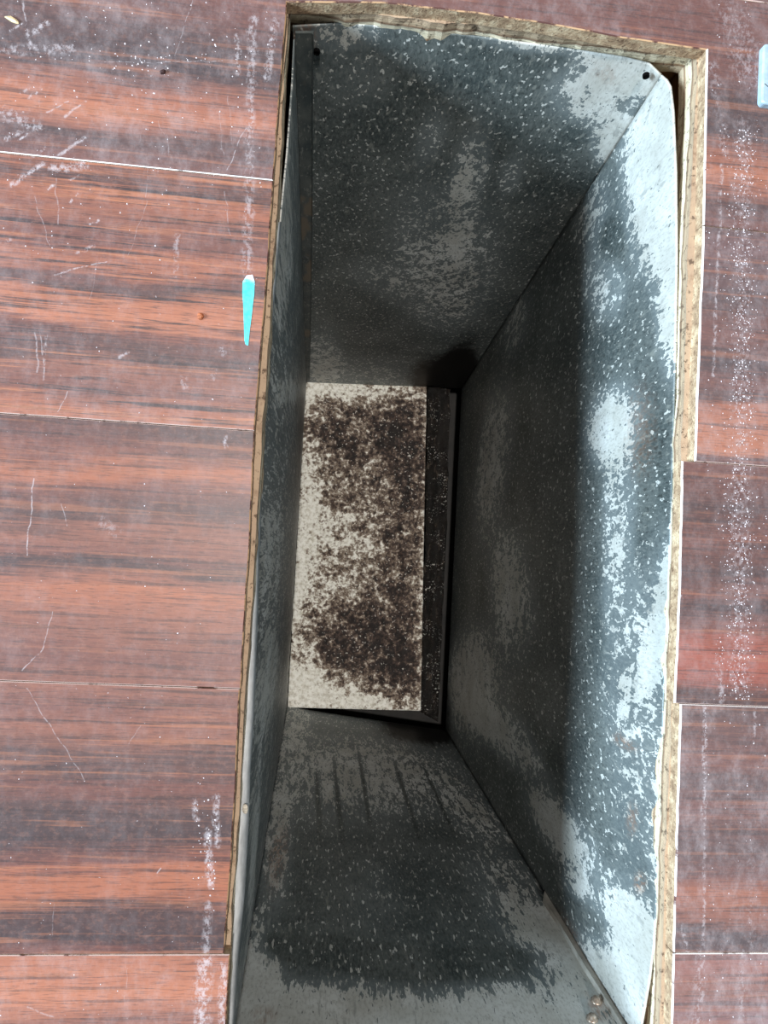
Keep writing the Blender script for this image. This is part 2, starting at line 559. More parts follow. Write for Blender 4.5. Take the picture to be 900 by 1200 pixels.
# row 4: cut short on either side of the opening, with the far board closing the near end
y0, y1 = rows[4]
e1, e2 = at(269, 1122), at(263, 1240)
nb = -.262
plank([(-EX, y0 + G, 'joint'), (.08, y0 + G, 'joint'), (.08, nb, 'tan'), (e2.x, nb, 'tan'), (e1.x, y1 - G, 'joint'), (-EX, y1 - G, 'end')], WL[4], WORN_MID)
e1, e2 = at(789, 1115), at(786, 1240)
plank([(.0804, y0 + G, 'joint'), (EX, y0 + G, 'end'), (EX, y1 - G, 'joint'), (e1.x, y1 - G, 'white'), (e2.x, nb, 'tan'), (.0804, nb, 'joint')], WR[4], WORN_WHITE)

# joists that carry the plywood round the opening
JM = NT('joist_wood')
co = JM.obj_co()
jn = JM.noise(JM.mapping(co, scale=(40, 40, 260)), 1.0, 5, .6)
JOIST = JM.set(JM.ramp(jn, [(.3, lin((96, 62, 42))), (.7, lin((168, 118, 78)))]), .85, 0, .2)


def joist(x0, x1, y0, y1):
    bm = bmesh.new()
    box(bm, x0, x1, y0, y1, -.25, ZS)
    bmesh.ops.bevel(bm, geom=list(bm.edges), offset=.002, segments=1, affect='EDGES')
    bm_obj('joist', bm, JOIST, floor)


joist(.1955, .2355, -1.2, 1.2)
joist(-.075, -.036, -1.2, 1.2)
joist(-.036, .1955, .2825, .3225)
joist(-.036, .1955, -.315, -.275)

# ground under the house
GM = NT('crawlspace_soil')
gn = GM.noise(GM.obj_co(), 30, 6, .6)
gm = GM.set(GM.ramp(gn, [(.3, lin((60, 48, 40))), (.7, lin((110, 92, 76)))]), .95, 0, .1)
bm = bmesh.new()
bmesh.ops.create_grid(bm, x_segments=40, y_segments=40, size=1.6)
for v in bm.verts:
    v.co.z = -.9 + .015 * mnoise.noise(v.co * 6)
gr = bm_obj('crawlspace_ground', bm, gm, None, True)
gr['kind'] = 'structure'

# ------------------------------------------------------------------ the duct
duct = bpy.data.objects.new('floor_duct', None)
C.objects.link(duct)
duct.location = (0.08, 0, -0.62)
tag(duct, 'stained galvanized sheet metal floor duct sunk into the plank floor', 'duct')
DUCT_INV = Matrix.Translation((-.08, 0, .62))


def part(o):
    o.parent = duct
    o.matrix_parent_inverse = DUCT_INV
    return o


def metal_mat(name, stretch, rot, seed, scale=1.0):
    t = NT(name)
    uv = t.n.new('ShaderNodeUVMap').outputs[0]
    clean_lit, soot, rust = t.attr('clean_lit'), t.attr('soot'), t.attr('rust')  # mask of bare zinc, with window light on the walls painted in too
    n1 = t.noise(t.mapping(uv, (seed, seed * .7, 0), (0, 0, rot), (130 * scale * stretch[0], 130 * scale * stretch[1], 1)), 1.0, 6, .66, .7)
    n2 = t.noise(t.mapping(uv, (seed * 2, seed, 0), (0, 0, rot), (430 * scale * stretch[0], 430 * scale * stretch[1], 1)), 1.0, 3, .6, .4)
    val = t.math('ADD', clean_lit, t.math('MULTIPLY', t.math('SUBTRACT', n1, .5), 2.1))
    val = t.math('ADD', val, t.math('MULTIPLY', t.math('SUBTRACT', n2, .5), 1.3))
    mask = t.ss(val, .47, .55)
    # fine flecks where the film has flaked off
    fn = t.noise(t.mapping(uv, (seed * 3, 0, 0), (0, 0, rot), (330 * stretch[0], 330 * stretch[1], 1)), 1.0, 2, .5)
    fl = t.math('MULTIPLY', t.ss(fn, .625, .66), .95)
    mask = t.math('MAXIMUM', mask, fl)
    big = t.noise(uv, 22, 4, .6)
    fine = t.noise(t.mapping(uv, (seed, 0, 0), (0, 0, 0), (600, 260, 1)), 1.0, 4, .7)
    film = t.mix(t.ss(big, .35, .65), lin((60, 69, 70)), lin((92, 98, 97)))
    film = t.mix(t.math('MULTIPLY', t.ss(fine, .42, .7), .5), film, lin((130, 134, 131)))
    film = t.mix(t.math('MULTIPLY', t.ss(n2, .52, .66), .6), film, lin((36, 40, 40)))
    fn2 = t.noise(t.mapping(uv, (seed * 5, 2, 0), (0, 0, rot), (210 * stretch[0], 120 * stretch[1], 1)), 1.0, 4, .65)
    film = t.mix(t.math('MULTIPLY', t.ss(fn2, .56, .68), .5), film, lin((150, 152, 146)))
    film = t.mix(t.math('MINIMUM', t.math('MAXIMUM', clean_lit, 0.0), .32), film, lin((150, 160, 164)))  # lightens the film around bare patches and in the painted window light
    zinc = t.mix(t.ss(big, .3, .7), lin((182, 182, 176)), lin((212, 214, 212)))
    zinc = t.mix(t.math('MULTIPLY', t.ss(fine, .45, .7), .5), zinc, lin((142, 140, 134)))
    zinc = t.mix(t.math('MULTIPLY', t.ss(fn2, .56, .66), .45), zinc, lin((120, 122, 120)))
    zinc = t.mix(t.math('MULTIPLY', t.ss(n2, .64, .69), .8), zinc, lin((84, 90, 90)))
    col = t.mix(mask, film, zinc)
    col = t.mix(t.math('MULTIPLY', rust, t.ss(n2, .35, .6), clamp=True), col, lin((140, 104, 82)))
    sn = t.ss(t.math('ADD', soot, t.math('MULTIPLY', t.math('SUBTRACT', n1, .5), .8)), .35, .75)
    col = t.mix(sn, col, lin((14, 13, 12)))
    rough = t.math('ADD', .46, t.math('MULTIPLY', mask, .08))
    t.bump(t.math('ADD', t.math('MULTIPLY', mask, .5), t.math('MULTIPLY', fine, .3)), .25, .0006)
    return t.set(col, rough, .25, .45)


def resample(pts, n):
    d = [0]
    for i in range(1, len(pts)):
        d.append(d[-1] + (pts[i] - pts[i - 1]).length)
    out = []
    k = 0
    for i in range(n + 1):
        s = d[-1] * i / n
        while k < len(d) - 2 and d[k + 1] < s:
            k += 1
        f = (s - d[k]) / max(d[k + 1] - d[k], 1e-9)
        out.append(pts[k].lerp(pts[k + 1], min(max(f, 0), 1)))
    return out


def patch_pt(px, py, patch):
    """where the sight line through a photo position meets a (slightly twisted) panel"""
    R0, R1, B0, B1, n = patch
    p0 = (R0 + R1 + B0 + B1) / 4
    for _ in range(6):
        p = on_plane(px, py, p0, n)
        f = min(max((p.z - R0.z) / (B0.z - R0.z), -.1), 1.1)
        a, b = R0.lerp(B0, f), R1.lerp(B1, f)
        e = b - a
        p0 = a + e * ((p - a).dot(e) / e.dot(e))
    return p


def blob_field(blobs, p0, n, patch=None):
    """ellipses given by photo position -> ellipses on the panel's own plane"""
    E = []
    for (cx, cy, ax, ay, bx, by, amt) in blobs:
        pt = (lambda x, y: patch_pt(x, y, patch)) if patch else (lambda x, y: on_plane(x, y, p0, n))
        c = pt(cx, cy)
        a = pt(cx + ax, cy + ay) - c
        b = pt(cx + bx, cy + by) - c
        E.append((c, a, b, amt))

    def f(p):
        s = 0
        for c, a, b, amt in E:
            d = p - c
            aa, bb, ab = a.dot(a), b.dot(b), a.dot(b)
            det = aa * bb - ab * ab
            if det < 1e-14:
                continue
            da, db = d.dot(a), d.dot(b)
            u = (da * bb - db * ab) / det
            v = (db * aa - da * ab) / det
            r = u * u + v * v
            if r < 6:
                s += amt * math.exp(-r * r * .55 - r * .25)
        return s
    return f


def panel(name, rim, base, mat, base_clean, clean_lit, soot, rust, bulge, nu=110, nv=130, label=None, rimcurl=None, thick=.0009, flip=False):
    R, Bp = resample(rim, nu), resample(base, nu)
    p0 = (R[0] + R[-1] + Bp[0] + Bp[-1]) / 4
    n = ((R[-1] - R[0]).cross(Bp[0] - R[0])).normalized()
    ctr = Vector((.08, 0, p0.z))
    if n.dot(ctr - p0) < 0:
        n = -n
    pc = (R[0], R[-1], Bp[0], Bp[-1], n)
    fc, fs, fr = blob_field(clean_lit, p0, n, pc), blob_field(soot, p0, n, pc), blob_field(rust, p0, n, pc)
    verts, uvs, ac, as_, ar = [], [], [], [], []
    for j in range(nv + 1):
        f = j / nv
        ff = f ** 1.25
        for i in range(nu + 1):
            g = i / nu
            p = R[i].lerp(Bp[i], ff)
            # the rim's waviness dies out quickly below the rim
            straight = R[0].lerp(R[-1], g).lerp(Bp[0].lerp(Bp[-1], g), ff)
            k = math.exp(-ff * 7)
            p = straight.lerp(p, max(k, .0)) if j else p
            p = p + n * bulge(g, ff)
            verts.append(p)
            q = p
            ac.append(base_clean + fc(q))
            as_.append(fs(q))
            ar.append(fr(q))
            uvs.append((g * (R[-1] - R[0]).length, ff * (Bp[0] - R[0]).length))
    faces = []
    for j in range(nv):
        for i in range(nu):
            a = j * (nu + 1) + i
            faces.append((a, a + 1, a + nu + 2, a + nu + 1))
    me = bpy.data.meshes.new(name)
    me.from_pydata(verts, [], faces)
    if me.polygons[0].normal.dot(n) < 0:
        me.flip_normals()
    uvl = me.uv_layers.new(name='UVMap')
    for lp in me.loops:
        uvl.data[lp.index].uv = uvs[lp.vertex_index]
    for nm, dat in (('clean_lit', ac), ('soot', as_), ('rust', ar)):
        at_ = me.attributes.new(nm, 'FLOAT', 'POINT')
        at_.data.foreach_set('value', dat)
    for p in me.polygons:
        p.use_smooth = True
    o = mesh_obj(name, me, mat)
    md = o.modifiers.new('sheet', 'SOLIDIFY')
    md.thickness = thick
    md.offset = -1
    part(o)
    if label:
        o['label'] = label
    return o


RZT = -0.016         # rim height
ZB = -0.575          # depth of the liner board


def px_line(pxs, z):
    return [at(a, b, z) for a, b in pxs]


rim_far = px_line([(343, 31), (400, 27), (470, 33), (560, 43), (650, 55), (730, 67), (762, 73), (778, 84)], RZT)
rim_far[-1].z -= .003
rim_far[-2].z -= .001
rim_right = px_line([(778, 84), (785, 97), (789, 130), (792, 200), (793, 300), (791, 420), (788, 540), (785, 640), (781, 740), (777, 830), (776, 900), (774, 960), (770, 1020), (769, 1060), (766, 1110), (761, 1150), (752, 1200)], RZT)
rim_right[0].z -= .003
rim_right.append(Vector((rim_right[-1].x - .001, -.264, RZT)))
LIN = [(346, 34), (343, 100), (337, 180), (329, 260), (321, 350), (312, 450), (307, 540), (304, 640), (301, 740), (297, 840), (293, 900), (291, 960), (286, 1050), (279, 1120), (274, 1200)]
LOUT = [(343, 31), (339, 100), (333, 180), (325, 260), (317, 350), (308, 450), (303, 540), (298, 640), (294, 740), (289, 840), (284, 900), (280, 960), (275, 1050), (271, 1120), (267, 1200)]
rim_left = px_line(LIN, RZT - .008)
rim_left_out = px_line(LOUT, RZT - .004)
rim_left.append(Vector((rim_left[-1].x, -.264, RZT - .008)))
rim_left_out.append(Vector((rim_left_out[-1].x, -.264, RZT - .004)))
cTL, cTR, cBR, cBL = at(359, 448, ZB), at(541, 455, ZB), at(522, 856, ZB), at(336, 828, ZB)
rim_near = [Vector((rim_left[-1].x, -.264, RZT)), Vector((.08, -.2655, RZT)), rim_right[-1].copy()]

MT_FAR = metal_mat('galvanized_sheet', (1, .8), .5, 3.1)
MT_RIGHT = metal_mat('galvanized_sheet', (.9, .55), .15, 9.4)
MT_NEAR = metal_mat('galvanized_sheet', (1.35, .36), -.10, 17.2)
MT_LEFT = metal_mat('galvanized_sheet', (1.5, .25), .0, 23.9)

panel('duct_panel', rim_far, [cTL, cTR], MT_FAR, .02,
      [(480, 33, 70, 6, 0, 10, .8), (620, 55, 60, 8, -4, 14, .9), (740, 85, 50, 12, -12, 30, 1.2), (690, 120, 40, 10, -10, 26, .6), (725, 170, 26, -14, 12, 26, .9),  # upper edge blobs paint in window light as well as bare zinc
       (400, 45, 40, 0, 0, 18, .45), (550, 205, 14, -46, 17, 6, .5), (505, 165, 12, -30, 14, 6, .28), (600, 205, 10, -24, 12, 6, .3), (520, 320, 55, 22, -14, 60, .5), (440, 325, 30, 8, 0, 20, .25),
       (540, 280, 14, -30, 12, 6, .22), (378, 425, 22, 0, 0, 30, .5), (440, 440, 70, 4, 0, 18, .3), (420, 90, 40, 0, 0, 40, .15)],
      [(515, 445, 40, 4, -6, 26, .9), (540, 440, 20, 0, -10, 50, .6), (428, 445, 12, 0, 0, 26, .25)],
      [(356, 46, 14, 0, 0, 14, .6), (710, 95, 14, 4, 0, 10, .3)],
      lambda g, f: .0018 * math.sin(g * math.pi) * math.sin(f * math.pi))
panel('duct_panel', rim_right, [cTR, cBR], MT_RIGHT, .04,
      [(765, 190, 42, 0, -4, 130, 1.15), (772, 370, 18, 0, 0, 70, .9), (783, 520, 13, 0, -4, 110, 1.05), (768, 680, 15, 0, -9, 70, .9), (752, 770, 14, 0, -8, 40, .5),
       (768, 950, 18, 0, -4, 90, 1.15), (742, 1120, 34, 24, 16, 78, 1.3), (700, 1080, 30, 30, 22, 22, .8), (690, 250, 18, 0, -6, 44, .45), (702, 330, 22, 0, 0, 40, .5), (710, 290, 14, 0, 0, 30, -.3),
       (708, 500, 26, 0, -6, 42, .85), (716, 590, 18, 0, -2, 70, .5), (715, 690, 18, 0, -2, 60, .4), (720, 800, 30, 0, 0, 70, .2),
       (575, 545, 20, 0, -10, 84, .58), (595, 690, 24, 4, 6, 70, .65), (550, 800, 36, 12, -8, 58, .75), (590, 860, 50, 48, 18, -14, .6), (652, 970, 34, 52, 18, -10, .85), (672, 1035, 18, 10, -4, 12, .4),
       (604, 375, 14, 0, -6, 40, .42), (640, 880, 16, 30, 10, -6, -.3), (735, 580, 22, 0, -4, 90, -.15), (716, 1150, 36, 28, 20, 50, .9), (735, 880, 32, 0, -4, 150, .3), (690, 1050, 20, 20, 10, -8, .3), (745, 700, 14, 0, -4, 100, .2)],  # long faint blobs beside the rim paint window light into the film
      [(540, 470, 10, 0, 0, 40, .5), (523, 840, 10, 0, 0, 50, .6)],
      [(783, 132, 4, 0, 0, 8, .9), (782, 396, 4, 0, 0, 8, .9), (736, 505, 14, 0, -2, 46, .35), (722, 870, 10, 10, 4, -4, .7), (730, 960, 5, 0, 0, 16, .6), (738, 1035, 5, 0, 0, 10, .9), (766, 968, 4, 0, 0, 8, .8), (668, 1095, 12, 26, 6, -4, .4)],
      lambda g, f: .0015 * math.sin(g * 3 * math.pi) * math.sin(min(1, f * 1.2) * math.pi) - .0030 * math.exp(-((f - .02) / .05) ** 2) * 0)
panel('duct_panel', rim_near, [cBL, cBR], MT_NEAR, .06,
      [(380, 1200, 120, 0, 0, 52, 1.0), (590, 1200, 130, -6, 0, 48, 1.0), (300, 1150, 30, 0, 0, 46, .7), (670, 1120, 56, 50, 26, -22, .7), (600, 1040, 50, 46, 24, -18, .38), (430, 905, 115, 6, 0, 52, .56),
       (325, 985, 16, 0, -6, 80, .5), (345, 850, 18, 0, -4, 30, .45), (430, 840, 60, 0, 0, 14, .2), (560, 960, 40, 30, 14, -14, .4), (600, 1080, 30, 20, 14, -14, .25), (440, 1050, 30, 0, 0, 40, .12), (290, 1105, 20, 0, 0, 40, .6), (650, 1090, 30, 26, 16, -14, .3), (395, 930, 2.5, 2, 5, 46, -.7), (425, 915, 2.5, 2, 7, 46, -.7), (472, 925, 2.5, 1, 14, 44, -.7), (372, 930, 2.5, 2, 2, 40, -.6), (510, 930, 2.5, 1, 18, 40, -.6), (420, 1120, 140, 16, 0, 14, -.5), (540, 1128, 90, -6, 0, 12, -.5)],
      [(505, 850, 44, 6, 0, 28, .85), (445, 850, 44, 4, 0, 22, .42)],
      [(326, 1000, 10, 0, -6, 40, .6), (700, 1180, 10, 14, 8, -4, .7), (310, 1190, 14, 0, 0, 10, .5)],
      lambda g, f: .0015 * math.sin(g * math.pi) * math.sin(f * math.pi))
panel('duct_panel', rim_left, [cTL, cBL], MT_LEFT, .34,
      [(330, 180, 7, 0, -8, 120, .5), (312, 360, 7, 0, -8, 100, .45), (334, 300, 6, 0, -4, 90, .3), (318, 650, 8, 0, -4, 60, .25), (312, 800, 8, 0, -6, 70, .35), (345, 790, 4, 0, 0, 40, .5), (296, 1000, 4, 0, -4, 80, .4), (340, 460, 10, 0, 0, 12, .4)],
      [(352, 520, 5, 0, -2, 90, .5), (346, 720, 6, 0, -3, 90, .5)], [],
      lambda g, f: .0035 * math.sin(g * math.pi) * math.sin(f * math.pi), nu=120, nv=100)

# folded lip along the left rim
LIPM = NT('bare_zinc')
lc = LIPM.obj_co()
ln = LIPM.noise(LIPM.mapping(lc, scale=(200, 60, 200)), 1.0, 5, .65)
ZINC = LIPM.set(LIPM.ramp(ln, [(.3, lin((150, 152, 154))), (.65, lin((200, 202, 204)))]), .5, .1, .5)


def strip(name, a, b, mat, thick, n=80, label=None):
    A, Bq = resample(a, n), resample(b, n)
    bm = bmesh.new()
    va = [bm.verts.new(p) for p in A]
    vb = [bm.verts.new(p) for p in Bq]
    for i in range(n):
        bm.faces.new((va[i], va[i + 1], vb[i + 1], vb[i]))
    o = bm_obj(name, bm, mat, None, True)
    md = o.modifiers.new('sheet', 'SOLIDIFY')
    md.thickness = thick
    md.offset = 0
    part(o)
    if label:
        o['label'] = label
    return o


strip('rim_lip', rim_left_out[3:], rim_left[3:], ZINC, .0008, label='bare grey folded lip')

# overlapping seam strips on the far and near panels
def seam(name, pa, pb, p0, n, wa, wb, mat, nn=40, lift=.0016):
    """raised strip on a panel plane between two photo lines"""
    a = [patch_pt(*p, p0) for p in pa]
    b = [patch_pt(*p, p0) for p in pb]
    A, Bq = resample(a, nn), resample(b, nn)
    bm = bmesh.new()
    prof = [(0, 0), (.02, lift), (.9, lift), (.97, lift * 1.5), (1, 0)]
    rowsv = []
    for i in range(nn + 1):
        rowsv.append([bm.verts.new(A[i].lerp(Bq[i], u) + n * h) for u, h in prof])
    for i in range(nn):
        for k in range(len(prof) - 1):
            bm.faces.new((rowsv[i][k], rowsv[i][k + 1], rowsv[i + 1][k + 1], rowsv[i + 1][k]))
    for r in (rowsv[0], rowsv[-1]):
        bm.faces.new(r)
    o = bm_obj(name, bm, mat)
    return part(o)


def plane_of(r, b0, b1):
    p0 = (r[0] + r[-1] + b0 + b1) / 4
    n = ((r[-1] - r[0]).cross(b0 - r[0])).normalized()
    if n.dot(Vector((.08, 0, p0.z)) - p0) < 0:
        n = -n
    return (r[0], r[-1], b0, b1, n), n


def plain_metal(name, c0, c1, seed, patch=None):
    t = NT(name)
    o_ = t.obj_co()
    n1 = t.noise(t.mapping(o_, (seed, 0, 0), scale=(90, 90, 60)), 1.0, 6, .65)
    n2 = t.noise(t.mapping(o_, (seed, 4, 0), scale=(420, 420, 200)), 1.0, 4, .65)
    col = t.ramp(n1, [(.35, lin(c0)), (.68, lin(c1))])
    col = t.mix(t.math('MULTIPLY', t.ss(n2, .56, .66), .5), col, lin((150, 150, 144)))
    if patch:
        rn = t.noise(t.mapping(o_, (seed, 9, 0), scale=(30, 30, 18)), 1.0, 3, .6)
        col = t.mix(t.ss(rn, .6, .66), col, lin(patch))
    t.bump(n2, .3, .0005)
    return t.set(col, .48, .25, .4)


pf, nf = plane_of(rim_far, cTL, cTR)
seam('seam_strip', [(346, 36), (348, 110), (352, 230), (357, 400), (359, 444)], [(368, 36), (367, 110), (366.5, 230), (364, 400), (363, 444)], pf, nf, 0, 0, plain_metal('dull_seam_metal', (62, 70, 72), (96, 100, 98), 2.0, (112, 102, 90)))
pn, nn_ = plane_of(rim_near, cBL, cBR)
seam('seam_strip', [(762, 1214), (741, 1184), (711, 1138), (673, 1081), (640, 1036)], [(731, 1212), (716, 1188), (684, 1137), (654, 1086), (636, 1058)], pn, nn_, 0, 0, plain_metal('pale_seam_metal', (140, 136, 128), (190, 186, 178), 6.0), lift=.0022)

# screw holes and screw heads in the sheet metal
BLACK = NT('void_black').set(lin((8, 7, 7)), .95, 0, .05)
SCREW = NT('screw_steel')
sn_ = SCREW.noise(SCREW.obj_co(), 500, 3, .6)
SCREWM = SCREW.set(SCREW.ramp(sn_, [(.3, lin((120, 96, 76))), (.7, lin((206, 196, 184)))]), .35, .6, .5)


def disc_part(name, c, n, prof, mat, seg=14):
    q = n.to_track_quat('Z', 'Y')
    bm = bmesh.new()
    rings = [[bm.verts.new(c + q @ Vector((r * math.cos(2 * math.pi * k / seg), r * math.sin(2 * math.pi * k / seg), h))) for k in range(seg)] for r, h in prof]
    for a, b in zip(rings, rings[1:]):
        for k in range(seg):
            bm.faces.new((a[k], a[(k + 1) % seg], b[(k + 1) % seg], b[k]))
    bm.faces.new(rings[-1])
    bm.faces.new(rings[0])
    o = bm_obj(name, bm, mat, None, True)
    return part(o)


pr, nr = plane_of(rim_right, cTR, cBR)
for (x, y, P, N_) in ((371, 61, pf, nf), (757, 89, pf, nf)):
    c = patch_pt(x, y, P)
    disc_part('screw_hole', c, N_, [(.0019, -.001), (.0019, .0007), (.0015, .0009), (.0012, .0004)], BLACK)
for (x, y) in ((699, 1173), (694, 1194)):
    c = patch_pt(x, y, pn)
    disc_part('screw', c, nn_, [(.0034, -.001), (.0034, .0006), (.0024, .0008), (.0022, .0022), (.0010, .0025)], SCREWM, 8)

# liner board at the bottom with mould
bd = [at(359, 446, ZB), at(500, 453, ZB), at(493, 833, ZB), at(337, 829, ZB)]
bp0, bn = Vector((0, 0, ZB)), Vector((0, 0, 1))
fm = blob_field([(420, 500, 60, 0, 0, 40, .55), (400, 560, 40, 10, 0, 50, .4), (470, 560, 34, 0, 0, 90, .42), (420, 755, 66, 6, -6, 46, .75), (470, 800, 30, 0, 0, 40, .5), (455, 700, 40, 0, 0, 40, .3), (380, 660, 20, 0, 0, 30, .1),
                 (362, 600, 14, 0, -4, 100, -.3), (360, 800, 22, 0, 0, 34, -.45), (400, 460, 50, 3, 0, 10, -.3), (420, 822, 70, 3, 0, 9, -.4), (415, 640, 40, 0, 0, 22, -.15), (495, 700, 5, 0, -2, 120, -.2), (345, 720, 8, 0, -2, 100, -.22), (372, 490, 10, 0, 0, 30, .2), (368, 690, 10, 0, 0, 40, .15), (478, 620, 26, 0, -3, 150, .35), (430, 650, 44, 0, 0, 40, .28)], bp0, bn)
NX, NY = 90, 150
verts, am = [], []
for j in range(NY + 1):
    for i in range(NX + 1):
        p = bd[0].lerp(bd[1], i / NX).lerp(bd[3].lerp(bd[2], i / NX), j / NY)
        am.append(fm(p))
        edge = min(i, NX - i, j, NY - j)
        verts.append(p + Vector((0, 0, (.0026 * mnoise.noise(p * 90) + .0018 * mnoise.noise(p * 260)) * min(1, edge / 3))))
faces = [(j * (NX + 1) + i, (j + 1) * (NX + 1) + i, (j + 1) * (NX + 1) + i + 1, j * (NX + 1) + i + 1) for j in range(NY) for i in range(NX)]
me = bpy.data.meshes.new('liner_board')
me.from_pydata(verts, [], faces)
at_ = me.attributes.new('mould', 'FLOAT', 'POINT')
at_.data.foreach_set('value', am)
BM_ = NT('mouldy_liner_board')
co = BM_.obj_co()
m1 = BM_.noise(co, 55, 6, .7)
m2 = BM_.noise(co, 200, 5, .7)
vor = BM_.node('ShaderNodeTexVoronoi', {'Vector': co, 'Scale': 230.0}, 0)
m3 = BM_.noise(co, 95, 7, .72, .6)
val = BM_.math('ADD', BM_.math('MULTIPLY', BM_.attr('mould'), .75), BM_.math('MULTIPLY', BM_.math('SUBTRACT', m1, .5), 1.5))
val = BM_.math('ADD', val, BM_.math('MULTIPLY', BM_.math('SUBTRACT', m3, .5), 2.2))
val = BM_.math('ADD', val, BM_.math('MULTIPLY', BM_.math('SUBTRACT', m2, .5), 1.2))
val = BM_.math('ADD', val, BM_.math('MULTIPLY', BM_.math('SUBTRACT', .45, vor), .4))
white = BM_.mix(BM_.ss(m2, .4, .65), lin((246, 244, 236)), lin((206, 200, 186)))
col = BM_.mix(BM_.ss(val, -.12, .22), white, lin((142, 126, 110)))
col = BM_.mix(BM_.ss(val, .12, .5), col, lin((70, 54, 48)))
col = BM_.mix(BM_.ss(val, .4, .8), col, lin((28, 22, 20)))
f4 = BM_.noise(co, 330, 2, .5)
col = BM_.mix(BM_.math('MULTIPLY', BM_.ss(f4, .64, .7), .75), col, lin((230, 226, 216)))
BM_.bump(BM_.math('ADD', m2, BM_.math('MULTIPLY', val, .5)), .7, .003)
BOARD = BM_.set(col, .38, 0, .5)
for p in me.polygons:
    p.use_smooth = True
o = mesh_obj('liner_board', me, BOARD)
if me.polygons[0].normal.z < 0:
    me.flip_normals()
md = o.modifiers.new('board', 'SOLIDIFY')
md.thickness = .012
md.offset = -1
o['label'] = 'white liner board blotched with dark mould'
part(o)

# sooty crumpled strip beside the board, and the dark branch duct that leads away under the right panel
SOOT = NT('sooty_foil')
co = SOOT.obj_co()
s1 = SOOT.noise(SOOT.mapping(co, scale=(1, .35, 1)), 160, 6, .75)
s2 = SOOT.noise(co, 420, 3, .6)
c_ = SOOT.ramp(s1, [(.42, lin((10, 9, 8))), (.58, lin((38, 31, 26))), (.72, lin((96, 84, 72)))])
c_ = SOOT.mix(SOOT.math('MULTIPLY', SOOT.ss(s2, .6, .66), SOOT.ss(SOOT.noise(co, 38, 3, .6), .46, .62)), c_, lin((224, 222, 214)))  # pale specks painted on as glints of the crumpled foil
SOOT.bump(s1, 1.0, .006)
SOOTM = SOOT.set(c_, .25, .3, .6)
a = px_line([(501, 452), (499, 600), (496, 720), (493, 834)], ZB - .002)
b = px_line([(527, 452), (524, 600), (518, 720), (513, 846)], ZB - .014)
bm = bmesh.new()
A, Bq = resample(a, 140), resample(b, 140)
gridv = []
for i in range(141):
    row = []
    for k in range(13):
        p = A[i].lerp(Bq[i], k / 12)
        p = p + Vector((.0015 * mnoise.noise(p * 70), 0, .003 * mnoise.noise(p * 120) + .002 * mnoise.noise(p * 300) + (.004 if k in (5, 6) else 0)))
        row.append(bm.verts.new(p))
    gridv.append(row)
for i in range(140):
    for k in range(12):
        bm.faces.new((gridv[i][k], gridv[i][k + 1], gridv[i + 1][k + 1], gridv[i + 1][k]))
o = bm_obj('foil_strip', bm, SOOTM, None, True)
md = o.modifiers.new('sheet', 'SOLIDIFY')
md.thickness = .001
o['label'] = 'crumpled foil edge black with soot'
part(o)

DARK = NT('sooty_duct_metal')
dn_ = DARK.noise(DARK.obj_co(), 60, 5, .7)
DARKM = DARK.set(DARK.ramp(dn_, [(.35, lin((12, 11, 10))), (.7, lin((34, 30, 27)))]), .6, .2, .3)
bm = bmesh.new()
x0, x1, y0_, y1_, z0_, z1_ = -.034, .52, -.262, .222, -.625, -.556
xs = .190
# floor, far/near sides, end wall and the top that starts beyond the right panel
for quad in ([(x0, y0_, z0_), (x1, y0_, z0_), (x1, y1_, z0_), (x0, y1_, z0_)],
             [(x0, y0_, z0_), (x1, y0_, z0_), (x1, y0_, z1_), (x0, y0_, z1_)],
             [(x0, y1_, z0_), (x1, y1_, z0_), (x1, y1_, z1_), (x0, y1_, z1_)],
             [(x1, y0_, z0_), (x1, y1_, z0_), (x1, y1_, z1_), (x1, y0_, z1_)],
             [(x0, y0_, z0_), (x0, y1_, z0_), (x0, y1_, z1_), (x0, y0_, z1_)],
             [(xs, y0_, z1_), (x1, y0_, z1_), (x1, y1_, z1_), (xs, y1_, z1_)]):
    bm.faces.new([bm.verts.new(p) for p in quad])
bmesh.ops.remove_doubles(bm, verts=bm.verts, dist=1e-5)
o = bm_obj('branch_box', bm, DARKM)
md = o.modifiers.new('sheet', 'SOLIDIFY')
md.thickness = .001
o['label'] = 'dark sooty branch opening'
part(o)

# ------------------------------------------------------------------ small things on the floor
TP = NT('blue_tape')
tn = TP.noise(TP.obj_co(), 300, 4, .6)
sp = TP.n.new('ShaderNodeSeparateXYZ')
TP.t.links.new(TP.obj_co(), sp.inputs[0])
ytop = at(291, 322).y
tcol = TP.mix(TP.ss(tn, .3, .7), lin((52, 186, 204)), lin((92, 212, 226)))
tcol = TP.mix(TP.ss(TP.math('ADD', sp.outputs[1], TP.math('MULTIPLY', TP.math('SUBTRACT', tn, .5), .006)), ytop - .0045, ytop - .001), tcol, lin((206, 206, 224)))
TAPE = TP.set(tcol, .5, 0, .4)
bm = bmesh.new()
Lp = [(289, 323), (284.5, 330), (284, 344), (285, 356), (285.5, 370), (286, 385), (286.5, 399), (288, 404)]
Rp = [(296, 322), (298.5, 330), (298, 344), (296.5, 356), (295, 370), (293, 385), (291.5, 399), (291, 405)]
va = [bm.verts.new(at(*p) + Vector((0, 0, .0002))) for p in Lp]
vm_ = [bm.verts.new((at(*p) + at(*q)) / 2 + Vector((0, 0, .0003))) for p, q in zip(Lp, Rp)]
vb = [bm.verts.new(at(*p) + Vector((0, 0, .0002))) for p in Rp]
for i in range(len(Lp) - 1):
    bm.faces.new((va[i], vm_[i], vm_[i + 1], va[i + 1]))
    bm.faces.new((vm_[i], vb[i], vb[i + 1], vm_[i + 1]))
o = bm_obj('blue_tape', bm, TAPE, None, False)
md = o.modifiers.new('t', 'SOLIDIFY')
md.thickness = .0002
